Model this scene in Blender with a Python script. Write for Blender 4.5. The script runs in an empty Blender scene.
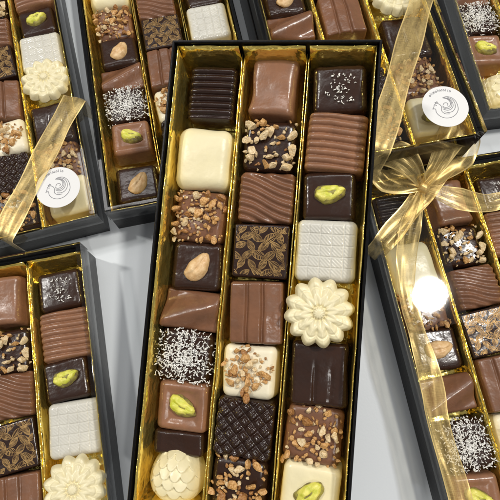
import bpy, bmesh, math, random
from math import sin, cos, tan, pi, sqrt
from mathutils import Matrix, Vector, Euler, noise
random.seed(7)
U = 0.01
COL = bpy.context.scene.collection
W, L, H = 9.4, 21.4, 2.8
F_PX, TH, HC = 483.3, math.radians(16.70), 27.2

# ------------------------------------------------------------------ helpers
def link(name, verts, faces, mat, parent=None, smooth=True, uvs=None):
    me = bpy.data.meshes.new(name)
    me.from_pydata([tuple(Vector(v) * U) for v in verts], [], faces)
    mats = mat if isinstance(mat, (list, tuple)) else [mat]
    for m in mats: me.materials.append(m)
    if smooth:
        me.polygons.foreach_set('use_smooth', [True] * len(me.polygons))
    if uvs:
        uvl = me.uv_layers.new(name='UVMap')
        for lp in me.loops: uvl.data[lp.index].uv = uvs[lp.vertex_index]
    me.update()
    o = bpy.data.objects.new(name, me)
    COL.objects.link(o)
    if parent: o.parent = parent
    return o
def empty(name):
    o = bpy.data.objects.new(name, None); o.empty_display_size = .01
    COL.objects.link(o); return o
def tag(o, label, cat, group=None, kind=None):
    o['label'] = label; o['category'] = cat
    if group: o['group'] = group
    if kind: o['kind'] = kind
def copy_tree(o, parent=None):
    c = o.copy(); COL.objects.link(c)
    if parent: c.parent = parent
    for ch in list(o.children): copy_tree(ch, c)
    return c
def place(o, M, sc=1):
    loc, q, s = M.decompose()
    o.location = loc * U; o.rotation_euler = q.to_euler(); o.scale = (sc, sc, 1)

# ------------------------------------------------------------------ materials
def nmat(name):
    m = bpy.data.materials.new(name); m.use_nodes = True
    nt = m.node_tree; b = nt.nodes['Principled BSDF']
    return m, nt, b
def noise_node(nt, scale, detail=3, rough=.55, coord='Object'):
    n = nt.nodes.new('ShaderNodeTexNoise'); n.noise_dimensions = '4D'
    n.inputs['Scale'].default_value = scale; n.inputs['Detail'].default_value = detail
    n.inputs['Roughness'].default_value = rough
    tc = nt.nodes.new('ShaderNodeTexCoord'); nt.links.new(tc.outputs[coord], n.inputs['Vector'])
    oi = nt.nodes.new('ShaderNodeObjectInfo'); mm = nt.nodes.new('ShaderNodeMath'); mm.operation = 'MULTIPLY'
    mm.inputs[1].default_value = 37.0
    nt.links.new(oi.outputs['Random'], mm.inputs[0]); nt.links.new(mm.outputs[0], n.inputs['W'])
    return n
def ramp(nt, src, stops):
    r = nt.nodes.new('ShaderNodeValToRGB')
    els = r.color_ramp.elements
    while len(els) < len(stops): els.new(.5)
    for e, (p, c) in zip(els, stops): e.position = p; e.color = (*c, 1)
    nt.links.new(src, r.inputs['Fac']); return r
def bump(nt, b, src, strength, dist):
    bp = nt.nodes.new('ShaderNodeBump'); bp.inputs['Strength'].default_value = strength
    bp.inputs['Distance'].default_value = dist
    nt.links.new(src, bp.inputs['Height']); nt.links.new(bp.outputs[0], b.inputs['Normal'])
def choc(name, c, rough, bstr=.3, var=.22, bscale=170, spec=.6):
    m, nt, b = nmat(name)
    n = noise_node(nt, 110, 4, .65)
    lo = tuple(x * (1 - var) for x in c); hi = tuple(min(1, x * (1 + var)) for x in c)
    r = ramp(nt, n.outputs['Fac'], [(.3, lo), (.7, hi)])
    nt.links.new(r.outputs[0], b.inputs['Base Color'])
    rr = ramp(nt, n.outputs['Fac'], [(.32, (min(1, rough * 1.5),) * 3), (.66, (rough * .8,) * 3)])
    nt.links.new(rr.outputs[0], b.inputs['Roughness'])
    n3 = noise_node(nt, bscale, 3, .5)
    bump(nt, b, n3.outputs['Fac'], bstr, .0018)
    b.inputs['Specular IOR Level'].default_value = spec
    return m
M_DARK = choc('dark chocolate', (.030, .0122, .0066), .22, spec=.55)
M_DARK2 = choc('bitter chocolate', (.023, .0095, .0056), .2, spec=.55)
M_MILK = choc('milk chocolate', (.182, .082, .042), .25)
M_MILK2 = choc('caramel milk chocolate', (.255, .122, .066), .26)
M_WHITE = choc('white chocolate', (.80, .73, .54), .34, .25, .05)
M_CREAM = choc('cream chocolate', (.80, .72, .46), .32, .25, .05)
M_TILE = choc('pale tile chocolate', (.60, .585, .52), .19, .25, .08)
def nutmat(name, c1, c2, rough=.4):
    m, nt, b = nmat(name)
    n = noise_node(nt, 350, 3)
    r = ramp(nt, n.outputs['Fac'], [(.32, c1), (.68, c2)])
    nt.links.new(r.outputs[0], b.inputs['Base Color'])
    b.inputs['Roughness'].default_value = rough
    bump(nt, b, n.outputs['Fac'], .5, .0012)
    return m
M_NUT = nutmat('golden chopped nut', (.42, .19, .05), (.76, .47, .19), .27)
M_NUT2 = nutmat('cream chopped nut', (.62, .42, .19), (.86, .71, .46), .32)
M_NUT3 = nutmat('toasted chopped nut', (.22, .085, .025), (.50, .25, .08), .26)
M_ALMOND = nutmat('blanched almond', (.58, .34, .14), (.80, .58, .32))
M_PIST = nutmat('pistachio', (.52, .55, .04), (.84, .76, .18))
M_PSKIN = nutmat('pistachio skin', (.12, .085, .04), (.40, .36, .07))
M_COCO = nutmat('coconut', (.80, .78, .72), (.92, .91, .88))
m, nt, b = nmat('gold foil card')
n = noise_node(nt, 60, 3)
r = ramp(nt, n.outputs['Fac'], [(.3, (1.0, .72, .15)), (.7, (1.0, .83, .27))])
nt.links.new(r.outputs[0], b.inputs['Base Color'])
b.inputs['Metallic'].default_value = .9; b.inputs['Roughness'].default_value = .15
n2 = noise_node(nt, 85, 3, .5); bump(nt, b, n2.outputs['Fac'], .75, .004)
M_GOLD = m
m, nt, b = nmat('gold transfer print')
b.inputs['Metallic'].default_value = .5; b.inputs['Roughness'].default_value = .42
n2 = noise_node(nt, 400, 3)
r = ramp(nt, n2.outputs['Fac'], [(.35, (.13, .07, .025)), (.62, (.40, .245, .09))]); nt.links.new(r.outputs[0], b.inputs['Base Color'])
M_PRINT = m
m, nt, b = nmat('black card')
n = noise_node(nt, 700, 3)
r = ramp(nt, n.outputs['Fac'], [(.3, (.0025, .0025, .003)), (.7, (.006, .0055, .006))]); nt.links.new(r.outputs[0], b.inputs['Base Color'])
b.inputs['Roughness'].default_value = .3; b.inputs['Specular IOR Level'].default_value = .2; bump(nt, b, n.outputs['Fac'], .15, .0005)
M_BLACK = m
# clear plastic
def clearmat(name, ior, rough, bst):
    m = bpy.data.materials.new(name); m.use_nodes = True; nt = m.node_tree
    for x in list(nt.nodes): nt.nodes.remove(x)
    out = nt.nodes.new('ShaderNodeOutputMaterial'); tr = nt.nodes.new('ShaderNodeBsdfTransparent'); gl = nt.nodes.new('ShaderNodeBsdfGlossy')
    tr.inputs['Color'].default_value = (.96, .97, .97, 1)
    gl.inputs['Roughness'].default_value = rough
    fr = nt.nodes.new('ShaderNodeFresnel'); fr.inputs['IOR'].default_value = ior
    nn = noise_node(nt, 18, 1)
    bp = nt.nodes.new('ShaderNodeBump'); bp.inputs['Strength'].default_value = bst; bp.inputs['Distance'].default_value = .005
    nt.links.new(nn.outputs['Fac'], bp.inputs['Height']); nt.links.new(bp.outputs[0], gl.inputs['Normal'])
    mx = nt.nodes.new('ShaderNodeMixShader'); nt.links.new(fr.outputs[0], mx.inputs[0]); nt.links.new(tr.outputs[0], mx.inputs[1]); nt.links.new(gl.outputs[0], mx.inputs[2])
    nt.links.new(mx.outputs[0], out.inputs['Surface'])
    return m
M_CLEAR = clearmat('clear plastic', 1.6, .03, .05)
M_CLEARRIM = clearmat('folded clear plastic', 1.5, .04, .4)
# organza ribbon
def organza(name, base, span, edge_add):
    m = bpy.data.materials.new(name); m.use_nodes = True; nt = m.node_tree
    b = nt.nodes['Principled BSDF']; out = nt.nodes['Material Output']
    b.inputs['Base Color'].default_value = (.86, .64, .25, 1); b.inputs['Roughness'].default_value = .33; b.inputs['Metallic'].default_value = .45
    b.inputs['Sheen Weight'].default_value = .3
    uv = nt.nodes.new('ShaderNodeUVMap'); sep = nt.nodes.new('ShaderNodeSeparateXYZ'); nt.links.new(uv.outputs[0], sep.inputs[0])
    def mth(op, a, bb):
        x = nt.nodes.new('ShaderNodeMath'); x.operation = op
        for i, v in enumerate((a, bb)):
            if isinstance(v, (int, float)): x.inputs[i].default_value = v
            else: nt.links.new(v, x.inputs[i])
        return x.outputs[0]
    edge = mth('GREATER_THAN', mth('ABSOLUTE', mth('SUBTRACT', sep.outputs['X'], .5), 0), .455)
    nz = nt.nodes.new('ShaderNodeTexNoise'); nz.inputs['Scale'].default_value = 1; nz.inputs['Detail'].default_value = 2
    mp = nt.nodes.new('ShaderNodeMapping'); mp.inputs['Scale'].default_value = (3, 34, 1); nt.links.new(uv.outputs[0], mp.inputs[0]); nt.links.new(mp.outputs[0], nz.inputs['Vector'])
    nz3 = nt.nodes.new('ShaderNodeTexNoise'); nz3.inputs['Scale'].default_value = 1; nz3.inputs['Detail'].default_value = 1
    mp3 = nt.nodes.new('ShaderNodeMapping'); mp3.inputs['Scale'].default_value = (42, 2, 1); nt.links.new(uv.outputs[0], mp3.inputs[0]); nt.links.new(mp3.outputs[0], nz3.inputs['Vector'])
    nz2 = nt.nodes.new('ShaderNodeTexNoise'); nz2.inputs['Scale'].default_value = 1; nz2.inputs['Detail'].default_value = 1
    mp2 = nt.nodes.new('ShaderNodeMapping'); mp2.inputs['Scale'].default_value = (4, .7, 1); nt.links.new(uv.outputs[0], mp2.inputs[0]); nt.links.new(mp2.outputs[0], nz2.inputs['Vector'])
    al = mth('ADD', mth('MULTIPLY', nz.outputs['Fac'], span), base)
    al = mth('ADD', al, mth('MULTIPLY', mth('SUBTRACT', nz3.outputs['Fac'], .5), .35))
    al = mth('ADD', al, mth('MULTIPLY', mth('SUBTRACT', nz2.outputs['Fac'], .5), .7))
    al = mth('MAXIMUM', mth('MINIMUM', mth('ADD', al, mth('MULTIPLY', edge, edge_add)), 1.0), .08)
    tr = nt.nodes.new('ShaderNodeBsdfTransparent'); tr.inputs['Color'].default_value = (1, .95, .82, 1)
    mx = nt.nodes.new('ShaderNodeMixShader'); nt.links.new(al, mx.inputs[0]); nt.links.new(tr.outputs[0], mx.inputs[1]); nt.links.new(b.outputs[0], mx.inputs[2])
    nt.links.new(mx.outputs[0], out.inputs['Surface'])
    return m
M_RIB = organza('gold organza', .16, .44, .45)
m, nt, b = nmat('sticker paper'); b.inputs['Base Color'].default_value = (.76, .76, .75, 1); b.inputs['Roughness'].default_value = .5
n = noise_node(nt, 800, 2); bump(nt, b, n.outputs['Fac'], .1, .0003); M_PAPER = m
m, nt, b = nmat('sticker ink'); b.inputs['Base Color'].default_value = (.24, .24, .255, 1); b.inputs['Roughness'].default_value = .6; M_INK = m
m, nt, b = nmat('pale table top')
n = noise_node(nt, 6, 4); r = ramp(nt, n.outputs['Fac'], [(.3, (.67, .71, .74)), (.7, (.73, .77, .79))]); nt.links.new(r.outputs[0], b.inputs['Base Color'])
b.inputs['Roughness'].default_value = .4; n2 = noise_node(nt, 900, 3); bump(nt, b, n2.outputs['Fac'], .08, .0004); M_TABLE = m

# ------------------------------------------------------------------ chocolate bodies
def axis(a, r, n, m=4):
    arc = [a - r + r * tan(pi / 4 * k / m) for k in range(1, m + 1)]
    return [-x for x in reversed(arc)] + [-(a - r) + 2 * (a - r) * i / n for i in range(n + 1)] + arc
def rbody(w, l, h, r, nx=14, ny=14, top=None, taper=.07, xs=None, lump=.02, seed=0, m=4):
    X = axis(w / 2, r, nx, m); Y = axis(l / 2, r, ny, m); Z = axis(h / 2, r, 4, m)
    ni, nj, nk = len(X) - 1, len(Y) - 1, len(Z) - 1
    idx = {}; vs = []; fs = []
    def vert(i, j, k):
        key = (i, j, k)
        if key in idx: return idx[key]
        p = Vector((X[i], Y[j], Z[k]))
        q = Vector((max(-(w / 2 - r), min(w / 2 - r, p.x)), max(-(l / 2 - r), min(l / 2 - r, p.y)), max(-(h / 2 - r), min(h / 2 - r, p.z))))
        d = p - q
        if d.length > 1e-9: p = q + d.normalized() * r
        z = p.z + h / 2; t = z / h
        s = 1 - taper * t
        x, y = p.x * s, p.y * s
        if xs: x *= xs(y / (l / 2))
        wgt = max(0, min(1, (t - .45) / .5)); wgt = wgt * wgt * (3 - 2 * wgt)
        if top: z += top(p.x, p.y) * wgt
        if lump:
            nv = noise.noise_vector(Vector((x * .9 + seed * 7.1, y * .9, z * .9 + seed)))
            x += nv.x * lump; y += nv.y * lump; z += nv.z * lump * wgt
        idx[key] = len(vs); vs.append((x, y, z)); return idx[key]
    for i in range(ni):
        for j in range(nj):
            fs.append((vert(i, j, nk), vert(i + 1, j, nk), vert(i + 1, j + 1, nk), vert(i, j + 1, nk)))
            fs.append((vert(i, j, 0), vert(i, j + 1, 0), vert(i + 1, j + 1, 0), vert(i + 1, j, 0)))
    for i in range(ni):
        for k in range(nk):
            fs.append((vert(i, 0, k), vert(i + 1, 0, k), vert(i + 1, 0, k + 1), vert(i, 0, k + 1)))
            fs.append((vert(i, nj, k), vert(i, nj, k + 1), vert(i + 1, nj, k + 1), vert(i + 1, nj, k)))
    for j in range(nj):
        for k in range(nk):
            fs.append((vert(0, j, k), vert(0, j, k + 1), vert(0, j + 1, k + 1), vert(0, j + 1, k)))
            fs.append((vert(ni, j, k), vert(ni, j + 1, k), vert(ni, j + 1, k + 1), vert(ni, j, k + 1)))
    return vs, fs
def sstep(a, b, x):
    t = max(0, min(1, (x - a) / (b - a))); return t * t * (3 - 2 * t)
def dome(Rf, zf, nr, na):
    """polar solid: Rf(angle) outline, zf(t, angle) top height, t in 0..1"""
    vs = [(0, 0, zf(0, 0))]; fs = []
    for i in range(1, nr + 1):
        t = sin(pi / 2 * i / nr)
        for j in range(na):
            a = 2 * pi * j / na; R = Rf(a)
            if isinstance(R, tuple): x, y = R[0] * t, R[1] * t
            else: x, y = R * t * cos(a), R * t * sin(a)
            vs.append((x, y, zf(t, a)))
    for j in range(na):
        a = 2 * pi * j / na; R = Rf(a)
        x, y = (R[0], R[1]) if isinstance(R, tuple) else (R * cos(a), R * sin(a))
        vs.append((x * .93, y * .93, 0))
    for j in range(na): fs.append((0, 1 + j, 1 + (j + 1) % na))
    for i in range(nr):
        for j in range(na):
            a0 = 1 + i * na + j; a1 = 1 + i * na + (j + 1) % na
            fs.append((a0, a0 + na, a1 + na, a1))
    fs.append(tuple(1 + nr * na + j for j in reversed(range(na))))
    return vs, fs
def chunk_mesh(name, mat, seed, sq=(1, 1, 1)):
    rnd = random.Random(seed)
    bm = bmesh.new(); bmesh.ops.create_icosphere(bm, subdivisions=2, radius=1)
    cuts = [(Vector((rnd.uniform(-1, 1), rnd.uniform(-1, 1), rnd.uniform(-1, 1))).normalized(), rnd.uniform(.4, .75)) for _ in range(8)]
    for v in bm.verts:
        for nrm, d in cuts:
            e = v.co.dot(nrm) - d
            if e > 0: v.co -= nrm * e * .92
        v.co += noise.noise_vector(v.co * 2.3 + Vector((seed, 0, 0))) * .14
        v.co = Vector((v.co.x * sq[0], v.co.y * sq[1], v.co.z * sq[2])) * U
    me = bpy.data.meshes.new(name); bm.to_mesh(me); bm.free(); me.materials.append(mat)
    return me
CH = [chunk_mesh('nut_crumb', (M_NUT2, M_NUT, M_NUT3)[i % 3], i, (1.1, random.uniform(.7, 1.0), random.uniform(.7, 1.0))) for i in range(12)]
def crumbs(parent, hf, w, l, n, seed, smin=.13, smax=.27, pale=False, zone=None):
    rnd = random.Random(seed); pts = []
    tries = 0
    cl = [(rnd.uniform(-.3, .3) * w, rnd.uniform(-.3, .3) * l) for _ in range(4)]
    while len(pts) < n and tries < 9000:
        tries += 1
        if rnd.random() < .5:
            c = rnd.choice(cl); x = rnd.gauss(c[0], w * .18); y = rnd.gauss(c[1], l * .18)
            if abs(x) > w / 2 or abs(y) > l / 2: continue
        else: x = rnd.uniform(-w / 2, w / 2); y = rnd.uniform(-l / 2, l / 2)
        s = smin + (smax - smin) * rnd.random() ** 2.0
        if zone and not zone(x, y): continue
        if all((x - a) ** 2 + (y - c_) ** 2 > (.5 * (s + d)) ** 2 for a, c_, d in pts): pts.append((x, y, s))
    for x, y, s in pts:
        q = rnd.random()
        kind = (0 if q < .62 else 1 if q < .92 else 2) if pale else (0 if q < .30 else 1 if q < .76 else 2)
        k = rnd.randrange(4) * 3 + kind
        o = bpy.data.objects.new('nut_crumb', CH[k]); COL.objects.link(o); o.parent = parent
        edge = max(abs(x) / (w / 2), abs(y) / (l / 2))
        o.location = Vector((x, y, hf(x, y) + s * rnd.uniform(.3, .9) - (.2 if edge > .93 else 0))) * U
        o.rotation_euler = (rnd.uniform(-.9, .9), rnd.uniform(-.9, .9), rnd.uniform(0, 6.3)); o.scale = (s, s * rnd.uniform(.7, 1.1), s)
def flakes(w, l, h, n, seed, smin=.12, smax=.34, zone=None):
    rnd = random.Random(seed); vs = []; fs = []
    for _ in range(n):
        u = rnd.random()
        x = rnd.gauss(0, w * .27); y = rnd.gauss(0, l * .27); z = h + rnd.uniform(.015, .10)
        if abs(x) > w / 2 or abs(y) > l / 2: continue
        if zone and not zone(x, y): continue
        if u < .14 and not zone:
            z = rnd.uniform(h * .35, h)
            if rnd.random() < .5: x = rnd.choice((-1, 1)) * w * .505
            else: y = rnd.choice((-1, 1)) * l * .505
        ln = rnd.uniform(smin, smax); wd = rnd.uniform(.03, .075); th = .022
        R = Euler((rnd.gauss(0, .6), rnd.gauss(0, .6), rnd.uniform(0, 6.3))).to_matrix()
        b0 = len(vs); bend = rnd.uniform(-.03, .03)
        for k in range(4):
            t = k / 3 - .5; wk = wd * (1 - .9 * abs(t))
            for sx, sz in ((-1, -1), (1, -1), (1, 1), (-1, 1)):
                vs.append(Vector((x, y, z)) + R @ Vector((t * ln, sx * wk / 2 + bend * (4 * t * t), sz * th / 2 + .02 * (1 - 4 * t * t))))
        for k in range(3):
            for e in range(4):
                a = b0 + k * 4 + e; c = b0 + k * 4 + (e + 1) % 4
                fs.append((a, c, c + 4, a + 4))
        fs.append((b0, b0 + 1, b0 + 2, b0 + 3)); fs.append((b0 + 12, b0 + 15, b0 + 14, b0 + 13))
    return vs, fs
def nut_shape(ln, wd, ht, point=.35, crease=0, seed=0, flat=2.2, rag=0):
    def Rf(a):
        x = cos(a) * ln / 2; y = sin(a) * wd / 2
        y *= 1 - point * (x / (ln / 2)) * .8 - point * .2
        k = 1 + rag * noise.noise(Vector((cos(a) * 1.6 + seed, sin(a) * 1.6, seed * 2.3))) + rag * .5 * noise.noise(Vector((cos(a) * 4 + seed, sin(a) * 4, seed)))
        return (x * k, (y + .05 * ln * cos(a) ** 2) * k)
    def zf(t, a):
        z = ht * sqrt(max(0, 1 - t ** flat)) + .02
        z -= crease * math.exp(-((t * sin(a)) / .12) ** 2) * (1 - t)
        return z + (.04 + rag * .18) * noise.noise(Vector((t * cos(a) * 2.4 + seed, t * sin(a) * 2.2, seed)))
    return dome(Rf, zf, 12, 36)
def strokes(polys, width, z, clip=None):
    vs = []; fs = []
    for P in polys:
        P = [Vector((p[0], p[1])) for p in P]
        for i in range(len(P) - 1):
            a, c = P[i], P[i + 1]
            if clip and (max(abs(a.x), abs(c.x)) > clip[0] or max(abs(a.y), abs(c.y)) > clip[1]): continue
            d = (c - a)
            if d.length < 1e-6: continue
            d.normalize(); nrm = Vector((-d.y, d.x)) * width / 2; e = d * width * .25
            b0 = len(vs)
            for q in (a - nrm - e, c - nrm + e, c + nrm + e, a + nrm - e): vs.append((q.x, q.y, z + .0006 * (i % 3)))
            fs.append((b0, b0 + 1, b0 + 2, b0 + 3))
    return vs, fs

# ------------------------------------------------------------------ the 24 kinds
def plain(name, mesh, mat): return link(name, *mesh, mat)
def k11():
    f = lambda x, y: .16 * abs(sin(pi * (y + .1) / .33)) ** .7 - .10 - .06 * (x / 1.1) ** 2
    return plain('ridged_chocolate', rbody(2.2, 2.55, 1.6, .22, 10, 84, f, lump=.015, seed=1), M_DARK2)
def k12(): return plain('white_chocolate', rbody(2.5, 2.8, 1.75, .48, 14, 14, lambda x, y: -.04 * (x * x + y * y), .05, lump=.06, seed=2), M_CREAM)
def nutty(name, mat, seed, w, l, n, pale=False, zone=None, smin=.08, smax=.27, h=1.4):
    e = empty(name); link('body', *rbody(w, l, h, .34, 14, 14, None, .06, lump=.07, seed=seed), mat, e)
    crumbs(e, lambda x, y: h, w * .96, l * .96, n, seed, smin, smax, pale, zone); return e
def k13(): return nutty('nut_chocolate', M_MILK, 13, 2.35, 2.35, 98)
def k14():
    e = empty('almond_chocolate'); link('body', *rbody(2.35, 2.2, 1.45, .28, 14, 14, None, .08, lump=.05, seed=4), M_DARK, e)
    a = link('almond', *nut_shape(1.4, .92, .36, .3, .07, 3, 2.2, .08), M_ALMOND, e); a.location = Vector((.12, -.05, 1.4)) * U; a.rotation_euler = (.14, .1, .95); return e
def k15():
    f = lambda x, y: -.62 * sstep(0, 1.1, (y - .4 * x + .15)) - .45 * sstep(0, .9, -(y - .4 * x + .1))
    return plain('creased_chocolate', rbody(2.6, 1.75, 1.75, .14, 40, 40, f, .05, lump=.02, seed=5), M_MILK)
def k16():
    e = empty('coconut_chocolate'); link('body', *rbody(2.45, 2.3, 1.5, .34, 14, 14, None, .07, lump=.07, seed=6), M_DARK, e)
    o = link('coconut_flakes', *flakes(2.38, 2.25, 1.5, 900, 5, .05, .17), M_COCO, e); o['kind'] = 'stuff'; return e
def pist(e, z, rot, x=0, y=0, sc=1, sd=5):
    p = link('pistachio', *nut_shape(1.34 * sc, .84 * sc, .34, .22, .0, sd, 2.4, .13), M_PSKIN, e); p.location = Vector((x, y, z)) * U; p.rotation_euler = (.12, -.1, rot)
    s = link('kernel_face', *nut_shape(1.20 * sc, .68 * sc, .24, .2, .08, sd + 3, 3.0, .15), M_PIST, p); s.location = Vector((.02, .05, .15)) * U; s.rotation_euler = (-.18, .08, .08)
def k17():
    f = lambda x, y: -.10 * (1 - sstep(.55, .85, max(abs(x), abs(y))))
    e = empty('pistachio_chocolate'); link('body', *rbody(2.3, 2.2, 1.45, .24, 22, 22, f, .08, lump=.04, seed=7), M_MILK2, e); pist(e, 1.3, -.5, 0, 0, 1, 5); return e
def k18():
    def Rf(a): return (1.18 * cos(a) * (1 - .14 * sin(a)), 1.28 * sin(a))
    def zf(t, a):
        x, y = t * cos(a) * 1.18, t * sin(a) * 1.28
        z = 1.5 * (1 - t ** 2.6) ** .5 if t < 1 else 0
        v = y / .38; row = math.floor(v); best = 0
        for rr in (row - 1, row, row + 1):
            ux = x / .48 + .5 * (rr % 2); du = abs((ux % 1) - .5) * 2
            tt = (v - rr) - .62 * du ** 2.2
            if 0 <= tt <= 1.75: best = max(best, (1 - tt / 1.75) * sstep(0, .10, tt))
        return .25 + z + .20 * best * (1 - t ** 8)
    return plain('shell_chocolate', dome(Rf, zf, 64, 150), M_CREAM)
def k21():
    f = lambda x, y: -.22 * cos(pi * y / 2.6) * .5 - .05 * x * x
    return plain('pillow_chocolate', rbody(2.25, 2.7, 1.6, .32, 16, 20, f, .07, xs=lambda v: 1 - .11 * (1 - v * v), lump=.08, seed=21), M_MILK2)
def k22(): return nutty('nut_chocolate', M_DARK, 22, 2.35, 2.3, 52, pale=True, smin=.09, smax=.30)
def k23():
    f = lambda x, y: .062 * sin(2 * pi * (y + .30 * x + .09 * sin(2.2 * x)) / .37) - .12 * (y / 1.1) ** 2
    return plain('wavy_chocolate', rbody(2.45, 2.25, 1.5, .2, 24, 84, f, .05, lump=.03, seed=23), M_MILK)
def k24():
    e = empty('leaf_print_chocolate'); link('body', *rbody(2.45, 2.35, 1.45, .12, 10, 10, None, .04, lump=0, seed=24), M_DARK2, e)
    rnd = random.Random(4); polys = []; spots = []
    for gy in range(6):
        for gx in range(5):
            spots.append((-.96 + .48 * gx + (.12 if gy % 2 else -.12) + rnd.uniform(-.06, .06), -.95 + .38 * gy + rnd.uniform(-.05, .05), (.75 if (gx + gy) % 2 else -.75) + rnd.uniform(-.45, .45)))
    for k, (cx, cy, an) in enumerate(spots):
        ln = rnd.uniform(.52, .70); wd = ln * .50
        def tf(u, v): return (cx + u * cos(an) - v * sin(an), cy + u * sin(an) + v * cos(an))
        N = 12
        for s in (-1, 1): polys.append([tf(-ln / 2 + ln * i / N, s * wd / 2 * sin(pi * i / N) ** .8) for i in range(N + 1)])
        polys.append([tf(-ln / 2 - .08 + (ln + .08) * i / 8, 0) for i in range(9)])
        for i in range(1, 9):
            u = -ln / 2 + ln * i / 9.5
            for s in (-1, 1):
                vv = wd / 2 * sin(pi * min(1, (u + .07 + ln / 2) / ln)) ** .8 * .9
                polys.append([tf(u, 0), tf(u + .04, s * vv * .5), tf(u + .07, s * vv)])
    link('leaf_print', *strokes(polys, .027, 1.456, (1.08, 1.04)), M_PRINT, e, False); return e
def k25():
    f = lambda x, y: -.16 * math.exp(-((x - .28) / .07) ** 2) - .16 * math.exp(-((x + .42) / .07) ** 2) - .16 * sstep(.3, 1.1, x) - .1 * sstep(-.4, -1.1, x)
    return plain('grooved_chocolate', rbody(2.35, 2.7, 1.6, .13, 60, 12, f, .06, lump=.03, seed=25), M_MILK)
def k26(): return nutty('nut_chocolate', M_WHITE, 26, 2.35, 2.3, 66, zone=lambda x, y: abs(x + .05) + abs(y - .1) < 1.25)
def k27():
    def f(x, y):
        a = (x + y) / .62; c = (x - y) / .62
        g = (abs(sin(pi * a)) * abs(sin(pi * c))) ** .45
        par = (math.floor(a) + math.floor(c)) % 2
        return .17 * g + .025 * sin(2 * pi * (a if par else c) * 3) * g - .1
    return plain('quilted_chocolate', rbody(2.5, 2.45, 1.55, .2, 76, 76, f, .05, lump=.01, seed=27), M_DARK2)
def k28(): return nutty('nut_chocolate', M_DARK, 28, 2.4, 2.25, 66, smin=.09, smax=.29)
def k31():
    e = empty('sprinkled_chocolate'); link('body', *rbody(2.35, 2.2, 1.5, .3, 14, 14, None, .07, lump=.07, seed=31), M_DARK, e)
    o = link('coconut_flakes', *flakes(2.0, 2.0, 1.5, 110, 9, .05, .14, lambda x, y: (x - .1) ** 2 + (y + .05) ** 2 < .5), M_COCO, e); o['kind'] = 'stuff'; return e
def k32():
    f = lambda x, y: .17 * abs(sin(pi * (y + .05 * sin(1.5 * x)) / .33)) ** .6 - .10 - .12 * (x / 1.2) ** 2
    return plain('ridged_milk_chocolate', rbody(2.55, 2.6, 1.6, .22, 14, 90, f, .05, lump=.025, seed=32), M_MILK2)
def k33():
    e = empty('pistachio_chocolate'); link('body', *rbody(2.35, 2.15, 1.45, .28, 14, 14, None, .08, lump=.06, seed=33), M_DARK, e); pist(e, 1.4, .1, .05, .05, 1, 9); return e
def k34():
    def f(x, y):
        cu, cv = (x + 1.25) / .5, (y + 1.2) / .48
        gx = abs(sin(pi * cu)); gy = abs(sin(pi * cv))
        g = sstep(.0, .28, min(gx, gy))
        line = .5 + .5 * sin(2 * pi * 3 * (cu + cv))
        fr = sstep(.9, .98, max(abs(x) / 1.15, abs(y) / 1.2))
        return .042 * max(g, fr) + .014 * line * g - .045
    return plain('waffle_chocolate', rbody(2.55, 2.65, 1.5, .3, 100, 100, f, .04, lump=.035, seed=34), M_TILE)
def k35():
    NP = 12
    def tri(a):
        q = (a * NP / (2 * pi)) % 1; return 1 - abs(2 * q - 1)      # 1 at petal tip
    def Rf(a):
        s = tri(a); return 1.30 + .23 * sin(pi / 2 * s) ** 1.1
    def zf(t, a):
        s = sin(pi / 2 * tri(a)); s2 = 1 - tri(a)
        if t < .17: return .66 + .12 * sqrt(max(0, 1 - (t / .17) ** 2))
        z = .62 - .22 * (t - .17)
        z += .10 * s * sstep(.17, .5, t)
        z += .10 * s2 ** 1.2 * sstep(.17, .26, t) * (1 - sstep(.46, .62, t))
        z -= .08 * math.exp(-((t - .20) / .03) ** 2)
        z -= .05 * math.exp(-((t - .72) / .03) ** 2) * s
        z += .03 * math.exp(-((tri(a) - 1) / .12) ** 2) * sstep(.4, .6, t)
        if t > .84: z -= .34 * ((t - .84) / .16) ** 2
        return z
    return plain('star_chocolate', dome(Rf, zf, 60, 216), M_CREAM)
def k36():
    f = lambda x, y: -.07 * math.exp(-((x + .2) / .08) ** 2) * sstep(-.9, .2, -y) - .05 * math.exp(-((x - .5) / .1) ** 2) * sstep(-.6, .4, -y)
    return plain('dark_chocolate', rbody(2.4, 2.7, 1.55, .24, 40, 20, f, .06, lump=.08, seed=36), M_DARK)
def k37(): return nutty('nut_chocolate', M_MILK, 37, 2.4, 2.4, 74, smin=.09, smax=.28)
def k38():
    e = empty('pistachio_chocolate'); link('body', *rbody(2.4, 2.3, 1.5, .32, 16, 16, None, .07, lump=.06, seed=38), M_CREAM, e); pist(e, 1.45, .7, 0, 0, 1, 13); return e
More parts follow.
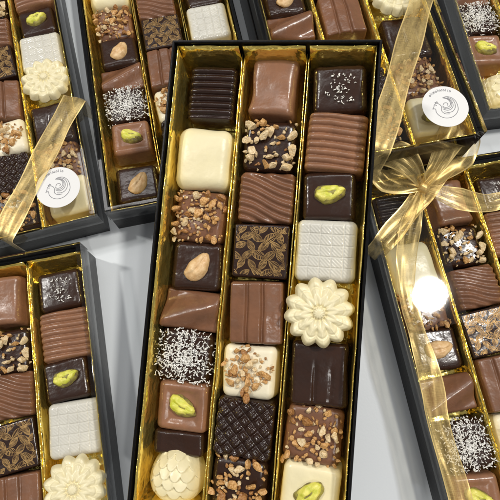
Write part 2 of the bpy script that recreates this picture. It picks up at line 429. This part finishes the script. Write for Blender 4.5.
KINDS = {(1,1):(k11,'glossy dark chocolate with fine crosswise ridges'),(1,2):(k12,'plain smooth rounded white chocolate square'),
(1,3):(k13,'nut-crusted milk chocolate below the plain white square'),(1,4):(k14,'dark chocolate square carrying one pale almond'),
(1,5):(k15,'milk chocolate log with a diagonal crease'),(1,6):(k16,'dark chocolate buried in white coconut flakes'),
(1,7):(k17,'milk chocolate square holding one pistachio'),(1,8):(k18,'cream shell-shaped chocolate with rows of scales'),
(2,1):(k21,'plain milk chocolate with a pinched waist'),(2,2):(k22,'nut-topped dark chocolate above the wavy-lined one'),
(2,3):(k23,'milk chocolate with slanted wavy lines'),(2,4):(k24,'dark chocolate printed with golden leaves'),
(2,5):(k25,'milk chocolate bar with two lengthwise grooves'),(2,6):(k26,'white chocolate topped with crushed nuts'),
(2,7):(k27,'dark chocolate with a quilted top'),(2,8):(k28,'nut-topped dark chocolate below the quilted one'),
(3,1):(k31,'dark chocolate with a few white sprinkles'),(3,2):(k32,'milk chocolate loaf with bold crosswise ridges'),
(3,3):(k33,'dark chocolate square holding one pistachio'),(3,4):(k34,'pale waffle patterned chocolate tile'),
(3,5):(k35,'cream star flower chocolate with pointed petals'),(3,6):(k36,'plain dark chocolate beside the cream star'),
(3,7):(k37,'nut-topped milk chocolate below the plain dark one'),(3,8):(k38,'cream white chocolate square holding one pistachio')}
PROTO = {}
def put_choc(slot, M, where, sc, phrase2=None):
    fn, phrase = KINDS[slot]
    if slot not in PROTO: o = PROTO[slot] = fn()
    else: o = copy_tree(PROTO[slot])
    place(o, M, 1 if slot == (3, 5) else sc); tag(o, (phrase2 or phrase) + ' ' + where, 'chocolate', 'filled chocolates in the gift boxes')
    return o

# ------------------------------------------------------------------ boxes
def ring_solid(rings, cap0=True, cap1=True):
    vs = []; fs = []
    for hx, hy, z in rings:
        vs += [(-hx, -hy, z), (hx, -hy, z), (hx, hy, z), (-hx, hy, z)]
    for i in range(len(rings) - 1):
        for e in range(4):
            a = i * 4 + e; c = i * 4 + (e + 1) % 4; fs.append((a, c, c + 4, a + 4))
    if cap0: fs.append((3, 2, 1, 0))
    if cap1: n = (len(rings) - 1) * 4; fs.append((n, n + 1, n + 2, n + 3))
    return vs, fs
def tray(parent, h=H):
    a, c, t = W / 2, L / 2, .12; e = .03
    R = [(a - e, c - e, 0), (a, c, e), (a, c, h - e), (a - e, c - e, h), (a - t + e, c - t + e, h), (a - t, c - t, h - e), (a - t, c - t, .12)]
    return link('outer_tray', *ring_solid(R), M_BLACK, parent, False)
def channel(parent, col, seed, top=2.6):
    cx = (col - 2) * 3.03; c = L / 2 - .16
    hl = top if col == 1 else 1.85; hr = top if col == 3 else 1.85
    P = [(-1.46, hl), (-1.45, hl * .75), (-1.43, hl * .5), (-1.39, .55), (-1.30, .33), (-1.10, .23), (-.5, .2), (.5, .2), (1.10, .23), (1.30, .33), (1.39, .55), (1.43, hr * .5), (1.45, hr * .75), (1.46, hr)]
    N = 60; vs = []; fs = []; n = len(P)
    for j in range(N + 1):
        y = -c + 2 * c * j / N
        for i, (x, z) in enumerate(P):
            q = noise.noise(Vector((y * .55, i * .35 + seed * 9, seed))) ; q2 = noise.noise(Vector((y * 1.7, i * .5, seed + 30)))
            amp = .05 if z > .5 else .02
            vs.append((cx + x + amp * q * (1 if z < hl * .8 else .6), y, z + .03 * q2 if z > 1.5 else z + .016 * q2))
    for j in range(N):
        for i in range(n - 1):
            a = j * n + i; fs.append((a, a + 1, a + n + 1, a + n))
    for s in (-1, 1):
        b0 = len(vs); hh = top; y0 = s * (c - .42); y1 = s * (c - .02)
        for j in range(7):
            t = j / 6
            for i in range(7):
                u = i / 6 * 2 - 1
                vs.append((cx + u * 1.42, y0 + (y1 - y0) * t ** 1.3 + .05 * noise.noise(Vector((u * 2, t * 3, seed + s))), .22 + (hh - .22) * t))
        for j in range(6):
            for i in range(6):
                a = b0 + j * 7 + i; fs.append((a, a + 1, a + 8, a + 7))
    o = link('gold_channel', vs, fs, M_GOLD, parent)
    md = o.modifiers.new('thickness', 'SOLIDIFY'); md.thickness = .0004; md.offset = 0
    return o
def make_box(M, label, seed, full=True, h=H, top=2.6):
    e = empty('chocolate_box'); place(e, M); tag(e, label, 'box', 'black chocolate boxes with gold lining')
    tray(e, h)
    if full:
        for col in (1, 2, 3): channel(e, col, seed + col * .37, top)
    return e
def catmull(P, n=7):
    P = [Vector((p[0], p[1])) for p in P]; Q = [P[0] * 2 - P[1]] + P + [P[-1] * 2 - P[-2]]; out = []
    for i in range(1, len(Q) - 2):
        a, b_, c, d = Q[i - 1:i + 3]
        for k in range(n):
            t = k / n
            out.append(.5 * ((2 * b_) + (c - a) * t + (2 * a - 5 * b_ + 4 * c - d) * t * t + (3 * b_ - a - 3 * c + d) * t ** 3))
    out.append(P[-1]); return out
def sticker(parent, x, y, z, R, rot):
    N = 64
    vs = [(R * cos(2 * pi * i / N), R * sin(2 * pi * i / N), 0) for i in range(N)] + [(R * cos(2 * pi * i / N), R * sin(2 * pi * i / N), .012) for i in range(N)]
    fs = [tuple(range(N, 2 * N)), tuple(reversed(range(N)))] + [(i, (i + 1) % N, N + (i + 1) % N, N + i) for i in range(N)]
    s = link('sticker', vs, fs, M_PAPER, parent, False); s.location = Vector((x, y, z)) * U; s.rotation_euler = (0, 0, rot)
    B = [[(-.60, .06), (-.52, .14), (-.44, .26), (-.30, .28), (-.20, .18), (-.18, .04), (-.24, -.14), (-.14, -.30), (.06, -.36)],      # head and neck sweep
         [(-.60, .06), (-.48, .03), (-.50, -.14), (-.42, -.34), (-.22, -.50), (.06, -.54), (.32, -.44), (.50, -.24), (.56, .0)],     # breast and belly
         [(.56, .0), (.54, .22), (.42, .42), (.22, .52), (.04, .50)],                                                              # raised tail sweep
         [(.04, .50), (.20, .40), (.28, .26), (.26, .10), (.14, .0), (-.02, .0), (-.12, .10)],
         [(.07, .50), (.25, .39), (.33, .22), (.30, .04), (.17, -.07), (.0, -.08), (-.13, .02)],
         [(.10, .50), (.30, .38), (.38, .18), (.34, -.02), (.20, -.14), (.02, -.16), (-.14, -.06)],
         [(.24, .50), (.42, .32), (.47, .10), (.40, -.12), (.24, -.26), (.04, -.28), (-.14, -.20)],
         [(-.08, .14), (.0, .22), (.10, .22), (.16, .15), (.10, .08)],
         [(-.38, .28), (-.38, .36), (-.33, .33), (-.29, .38), (-.26, .30)],
         [(-.41, .19), (-.39, .205), (-.37, .19)]]
    link('emblem', *strokes([[(p.x * R * .96, (p.y - .06) * R * .96) for p in catmull(q)] for q in B], .028 * R, .016), M_INK, s, False)
    Q = []
    glyphs = ['o', 'l', 'c', 'n', 'o', 'i', 'n', 'c', 'o', 'l', 'i', 'o']
    for k, g in enumerate(glyphs):
        a = math.radians(128 - k * 6.4)
        def P(u, v):
            r_ = R * (.76 + .075 * v); aa = a - u * .088
            return (r_ * cos(aa), r_ * sin(aa))
        if g == 'o': Q.append([P(.5 + .42 * cos(t * pi / 6), .5 + .5 * sin(t * pi / 6)) for t in range(13)])
        elif g == 'c': Q.append([P(.5 + .42 * cos(t * pi / 6), .5 + .5 * sin(t * pi / 6)) for t in range(1, 12)])
        elif g == 'n': Q.append([P(.12, 0), P(.12, 1)]); Q.append([P(.12, .7), P(.35, 1), P(.7, .95), P(.85, .6), P(.85, 0)])
        elif g == 'i': Q.append([P(.5, 0), P(.5, 1)]); Q.append([P(.5, 1.35), P(.5, 1.55)])
        else: Q.append([P(.5, 0), P(.5, 1.55)])
    link('lettering', *strokes(Q, .026 * R, .016), M_INK, s, False)
ZL = H + .16
def make_lid(M, label, poly=None, stick=None):
    """clear lid: tall clear sides, folded border round the top and the clear pane"""
    e = empty('clear_lid'); place(e, M); tag(e, label, 'lid', 'clear plastic lids')
    a, c = W / 2 + .05, L / 2 + .05
    R = [(a, c, 1.5), (a, c, ZL - .05), (a - .015, c - .015, ZL - .015), (a - .05, c - .05, ZL), (a - .22, c - .22, ZL)]
    link('rim', *ring_solid(R, False, False), M_CLEARRIM, e, False)
    if poly: link('cover', [(x, y, ZL - .004) for x, y in poly], [tuple(range(len(poly)))], M_CLEAR, e, False)
    if stick: sticker(e, *stick)
    return e
def strip(name, pts, dirs, widths, mat, parent=None, na=8, ripple=0, freq=3.0):
    vs = []; fs = []; uv = []; n = na + 1; run = 0
    for i, p in enumerate(pts):
        p = Vector(p); d = Vector(dirs[i] if isinstance(dirs, list) else dirs).normalized(); w = widths[i] if isinstance(widths, list) else widths
        t = (Vector(pts[min(i + 1, len(pts) - 1)]) - Vector(pts[max(i - 1, 0)]))
        nrm = d.cross(t).normalized() if d.cross(t).length > 1e-6 else Vector((0, 0, 1))
        if i: run += (p - Vector(pts[i - 1])).length
        for k in range(n):
            u = k / na
            q = p + d * (u - .5) * w
            q += nrm * ripple * noise.noise(Vector((u * freq, run * .6, len(pts) * 1.3)))
            vs.append(q); uv.append((u, run))
    for i in range(len(pts) - 1):
        for k in range(na):
            a = i * n + k; fs.append((a, a + 1, a + n + 1, a + n))
    return link(name, vs, fs, mat, parent, True, uv)
def bez(P, n):
    out = []
    P = [Vector(p) for p in P]
    for s in range(0, len(P) - 1, 3):
        a, c, d, e = P[s:s + 4]
        for i in range(n):
            t = i / n; out.append(a * (1 - t) ** 3 + 3 * c * t * (1 - t) ** 2 + 3 * d * t * t * (1 - t) + e * t ** 3)
    out.append(P[-1]); return out
def corner_band(name, a, c, parent=None, w=1.3):
    """ribbon over a box corner from edge point a to edge point c, folded down both sides"""
    A, Cc = Vector((*a, ZL + .03)), Vector((*c, ZL + .03)); d = (Cc - A).normalized()
    wd = Vector((-d.y, d.x, 0))
    pts = [A - d * .14 + Vector((0, 0, -2.2)), A - d * .14 + Vector((0, 0, -.12)), A - d * .05]
    for i in range(25): pts.append(A.lerp(Cc, i / 24) + Vector((0, 0, .06 * sin(pi * i / 24) + .03)))
    pts += [Cc + d * .05, Cc + d * .14 + Vector((0, 0, -.12)), Cc + d * .14 + Vector((0, 0, -2.2))]
    ws = [w * (1 + .07 * sin(i * .6)) for i in range(len(pts))]
    return strip(name, pts, [wd] * len(pts), ws, M_RIB, parent, 14, .08, 4)

def TM(x, y, z, yaw, pitch=0, roll=0):
    return Matrix.Translation((x, y, z)) @ Matrix.Rotation(yaw, 4, 'Z') @ Matrix.Rotation(pitch, 4, 'X') @ Matrix.Rotation(roll, 4, 'Y')
MMAIN = TM(.605, -2.875, 4.269, -.087, .224, -.15)
BOX = {
 'BL': (TM(-11.475, -11.906, 0, .203), 'black chocolate box without ribbon at the lower left corner', 'in the lower left box', 'clear lid on the lower left box'),
 'RT': (TM(12.8, -6.227, 0, .175), 'black chocolate box tied with the gauzy gold bow', 'in the bow-tied right-hand box', 'clear lid under the gold bow on the right-hand box'),
 'B1': (TM(-15.612, 10.307, 0, .262), 'black chocolate box at the upper left with round bird sticker', 'in the stickered upper left box', 'clear lid with round bird sticker on the upper left box'),
 'B2': (TM(-5.38, 12.75, 0, .206), 'black chocolate box between the upper left box and the open central one', 'in the unstickered upper left box', 'clear lid on the box between upper left and centre'),
 'B3': (TM(4.95, 13.95, 3.1, .2), 'raised black chocolate box at upper right with bird sticker and diagonal ribbon', 'in the raised upper right box', 'clear lid with round bird sticker on the raised box'),
 'B4': (TM(17.2, 18.996, 0, .131), 'black chocolate box in the top right corner beyond the raised box', 'in the top right corner box', 'clear lid on the box in the top right corner'),
}
SHIFT = {('RT', (1,4)): (.15, .55), ('RT', (1,3)): (0, .3), ('RT', (1,6)): (.1, -.35), ('RT', (1,7)): (.1, -.4), ('RT', (1,5)): (.1, .12), ('RT', (1,8)): (0, -.3)}
CAM = Vector((0, -HC * tan(TH), HC))
def proj(p):
    d = p - CAM; Fv = Vector((0, sin(TH), -cos(TH))); Uv = Vector((0, cos(TH), sin(TH))); z = d.dot(Fv)
    return 250 + F_PX * d.x / z, 250 - F_PX * d.dot(Uv) / z
# central open box
make_box(MMAIN, 'open black chocolate box with gold channels in the centre, lying on top', 1)
MAIN = {(1,1):(-2.95,8.66),(1,2):(-3.06,5.5),(1,3):(-3.0,2.76),(1,4):(-2.9,.42),(1,5):(-3.0,-1.58),(1,6):(-3.1,-3.65),(1,7):(-2.95,-5.98),(1,8):(-3.05,-9.12),
(2,1):(.02,9.0),(2,2):(-.02,6.27),(2,3):(.08,3.84),(2,4):(.05,1.36),(2,5):(.04,-1.40),(2,6):(-.03,-4.1),(2,7):(-.06,-6.60),(2,8):(-.08,-9.0),
(3,1):(3.08,9.02),(3,2):(3.06,6.52),(3,3):(2.94,4.06),(3,4):(2.97,1.60),(3,5):(2.87,-1.14),(3,6):(3.10,-3.83),(3,7):(3.02,-6.48),(3,8):(3.06,-8.85)}
rnd = random.Random(11)
for slot, (x, y) in MAIN.items():
    put_choc(slot, MMAIN @ TM(x, y, 1.86 if slot == (3,5) else (.32 if slot == (1,8) else .22), rnd.uniform(-.06, .06), rnd.uniform(-.03, .03), rnd.uniform(-.03, .03)), 'in the open central box', 1.08)
o = plain('dark_chocolate', rbody(2.45, 1.15, 1.35, .2, 12, 8, None, .06, lump=.06, seed=40), M_DARK)
place(o, MMAIN @ TM(-3.02, -7.66, .22, .03)); tag(o, 'dark chocolate wedged between the cream shell and pistachio square in the open central box', 'chocolate', 'filled chocolates in the gift boxes')
def seg_inside(u, v):
    if v < 30: return False
    t = (v - 38) / (520 - 38)
    return (175 + (120 - 175) * t + 22 < u < 378 + (352 - 378) * t - 22)
for key, (M, label, where, lidlabel) in BOX.items():
    make_box(M, label, ord(key[0]) + ord(key[1]), True, 2.0 if key in ('BL', 'RT') else 2.3, 2.1 if key in ('BL', 'RT') else 2.35)
    for slot, (mx_, my_) in MAIN.items():
        dx, dy = SHIFT.get((key, slot), (0, 0))
        x, y = (slot[0] - 2) * 3.03 + dx, my_ * .97 + dy
        q = proj(M @ Vector((x, y, 1.8)))
        if not (-40 < q[0] < 540 and -40 < q[1] < 540) or seg_inside(*q): continue
        mat4 = M @ TM(x + rnd.uniform(-.12, .12), y + rnd.uniform(-.05, .05), 1.86 if slot == (3,5) else .22, rnd.uniform(-.08, .08), rnd.uniform(-.03, .03), rnd.uniform(-.03, .03))
        if key == 'B2' and slot == (1, 8):
            put_choc((1, 4), mat4, where, 1.08, 'dark nut-topped chocolate at the near end of its column')
        else:
            o = put_choc(slot, mat4, where, 1.07 if key == 'RT' and slot[0] == 1 else 1.04)
            if key == 'RT' and slot == (1, 4):
                for ch in o.children:
                    if ch.name.startswith('almond'): ch.rotation_euler[2] = .1
    poly = {'RT': [(-4.49, 1.9), (-1.5, 1.9), (-1.5, 10.49), (-4.49, 10.49)], 'B1': [(-1.0, -10.49), (4.49, -10.49), (4.49, -2.4)], 'B3': [(-2.0, -10.49), (4.49, -10.49), (4.49, -.4)]}.get(key)
    st = {'B1': (3.0, -8.7, ZL + .004, 1.2, .2), 'B3': (3.1, -9.05, ZL + .004, 1.16, .05)}.get(key)
    make_lid(M, lidlabel, poly, st)
# closed box under the raised one
e = make_box(TM(4.77, 14.65, 0, .2), 'black box lying under the raised upper right box', 3, False)
# riser under the central box
vs = []
for x, y in ((-3.2, -9), (3.2, -9), (3.2, 0), (-3.2, 0)): vs.append(MMAIN @ Vector((x, y, -.02)))
vs = [Vector((v.x, v.y, 0)) for v in vs] + vs
o = link('display_riser', vs, [(3,2,1,0),(4,5,6,7),(0,1,5,4),(1,2,6,5),(2,3,7,6),(3,0,4,7)], M_BLACK, None, False)
tag(o, 'black sloped riser hidden under the open central box', 'riser')
# ribbons
o = corner_band('gold_ribbon', (4.75, -3.4), (-.2, -10.75)); place(o, BOX['B1'][0]); tag(o, 'sheer gold ribbon crossing the corner of the upper left box', 'ribbon', 'sheer gold ribbons')
o = corner_band('gold_ribbon', (4.75, -1.0), (-.9, -10.75)); place(o, BOX['B3'][0]); tag(o, 'sheer gold ribbon crossing the corner of the raised upper right box', 'ribbon', 'sheer gold ribbons')
bow = empty('gold_bow'); place(bow, BOX['RT'][0]); tag(bow, 'sheer gold ribbon bow with loops and long tails on the right-hand box', 'bow', 'sheer gold ribbons')
K = Vector((-2.0, 9.15, ZL + .45))
corner_band('band', (.3, 10.75), (-4.75, 6.6), bow, 1.1)
def loop(name, ang, ln, hgt, w, side, sway):
    """wide soft loop: the ribbon rises from the knot, rolls over at its far end and comes back underneath, a little to one side"""
    d = Vector((cos(ang), sin(ang), 0)); s = Vector((-sin(ang), cos(ang), 0)); z = Vector((0, 0, 1))
    P = [K + z * .05, K + d * ln * .22 + z * hgt * .8 + s * side * .2, K + d * ln * .62 + z * hgt * 1.35 + s * side * .7, K + d * ln * .96 + z * hgt * 1.0 + s * side * .5,
         K + d * ln * 1.16 + z * hgt * .65 + s * side * .2, K + d * ln * 1.06 + z * hgt * .05 - s * side * .6, K + d * ln * .7 - z * .02 - s * side * .95,
         K + d * ln * .42 - z * .05 - s * side * .8, K + d * ln * .18 - s * side * .25 - z * .03, K - z * .05]
    pts = bez(P, 18); n = len(pts); dirs = []; ws = []
    for i in range(n):
        f = i / (n - 1)
        dirs.append((s + z * (sway * (1 - 1.6 * f)) + d * .25 * sin(f * 5)).normalized())
        ws.append(w * (.20 + .80 * sin(pi / 2 * min(1, 2.6 * min(f, 1 - f)))))
    return strip(name, pts, dirs, ws, M_RIB, bow, 20, .17, 4)
loop('loop', math.radians(44), 4.1, 1.3, 1.9, .6, .5)
loop('loop', math.radians(138), 2.6, 1.1, 1.7, -.55, -.55)
def tail(P, w, nm='tail'):
    pts = bez(P, 16); dirs = []
    for i in range(len(pts)):
        t = pts[min(i + 1, len(pts) - 1)] - pts[max(0, i - 1)]
        dirs.append((Vector((-t.y, t.x, 0)).normalized() + Vector((0, 0, .4 * sin(i * .22)))).normalized())
    n = len(pts); ws = [w * (.35 + .65 * min(1, i / 8)) * (1 + .08 * sin(i * .3)) for i in range(n)]
    return strip(nm, pts, dirs, ws, M_RIB, bow, 14, .11, 4)
zt = ZL + .2
tail([K, K + Vector((-1.0, -1.4, .2)), (-3.8, 6.4, zt + .3), (-4.2, 4.2, zt), (-4.5, 2.2, zt), (-4.15, .2, zt + .35), (-4.4, -1.8, zt), (-4.6, -3.4, zt), (-4.3, -5.6, zt + .3), (-4.5, -7.4, zt)], 1.05)
tail([K, K + Vector((1.0, -.7, .4)), (.2, 7.6, zt + .5), (1.6, 7.8, zt), (2.9, 8.0, zt), (3.6, 7.3, zt + .2), (4.9, 7.1, zt)], 1.1)
vs, fs = rbody(.62, .72, .6, .26, 8, 8, None, .1, lump=.08, seed=3); kn = link('knot', vs, fs, M_RIB, bow, True, [(.5 + v[0] * .3, v[1]) for v in vs]); kn.location = (K - Vector((0, 0, .3))) * U; kn.rotation_euler = (0, 0, .9)
# table
o = link('table', [(-150, -150, -.005), (150, -150, -.005), (150, 150, -.005), (-150, 150, -.005)], [(0, 1, 2, 3)], M_TABLE, None, False)
tag(o, 'pale grey table top under the boxes', 'table', kind='structure')

# ------------------------------------------------------------------ light
w = bpy.data.worlds.new('World'); bpy.context.scene.world = w; w.use_nodes = True; nt = w.node_tree
bg = nt.nodes['Background']; tc = nt.nodes.new('ShaderNodeTexCoord'); sp = nt.nodes.new('ShaderNodeSeparateXYZ'); nt.links.new(tc.outputs['Generated'], sp.inputs[0])
r = ramp(nt, sp.outputs['Z'], [(0, (.20, .19, .17)), (.3, (.38, .37, .35)), (.55, (.14, .14, .14)), (.85, (.28, .28, .29))])
nt.links.new(r.outputs[0], bg.inputs['Color']); bg.inputs['Strength'].default_value = .9
def lamp(name, loc, tgt, shape, size, power, size_y=None, col=(1, 1, 1)):
    l = bpy.data.lights.new(name, 'AREA'); l.shape = shape; l.size = size
    if size_y: l.size_y = size_y
    l.energy = power; l.color = col
    o = bpy.data.objects.new(name, l); COL.objects.link(o); o.location = loc
    o.rotation_euler = (Vector(tgt) - Vector(loc)).to_track_quat('-Z', 'Y').to_euler()
lamp('ceiling_spot', (.689, .284, 1.606), (0, 0, 0), 'DISK', .125, 16, col=(1, .96, .9))
lamp('ceiling_spot', (-1.15, .35, 1.5), (0, 0, 0), 'DISK', .13, 12, col=(1, .97, .92))
lamp('ceiling_panel', (-.2, 1.0, 1.9), (0, 0, 0), 'RECTANGLE', 1.2, 8, .3, (1, .98, .96))
lamp('ceiling_spot', (.5, -1.1, 1.8), (0, 0, 0), 'DISK', .13, 6, col=(1, .97, .93))
# ------------------------------------------------------------------ camera
cam = bpy.data.cameras.new('camera'); co = bpy.data.objects.new('camera', cam); COL.objects.link(co)
cam.sensor_width = 36; cam.lens = 36 * F_PX / 500; cam.clip_start = .01; cam.clip_end = 50
co.location = CAM * U; co.rotation_euler = (TH, 0, 0)
bpy.context.scene.camera = co
bpy.context.scene.view_settings.view_transform = 'Standard'
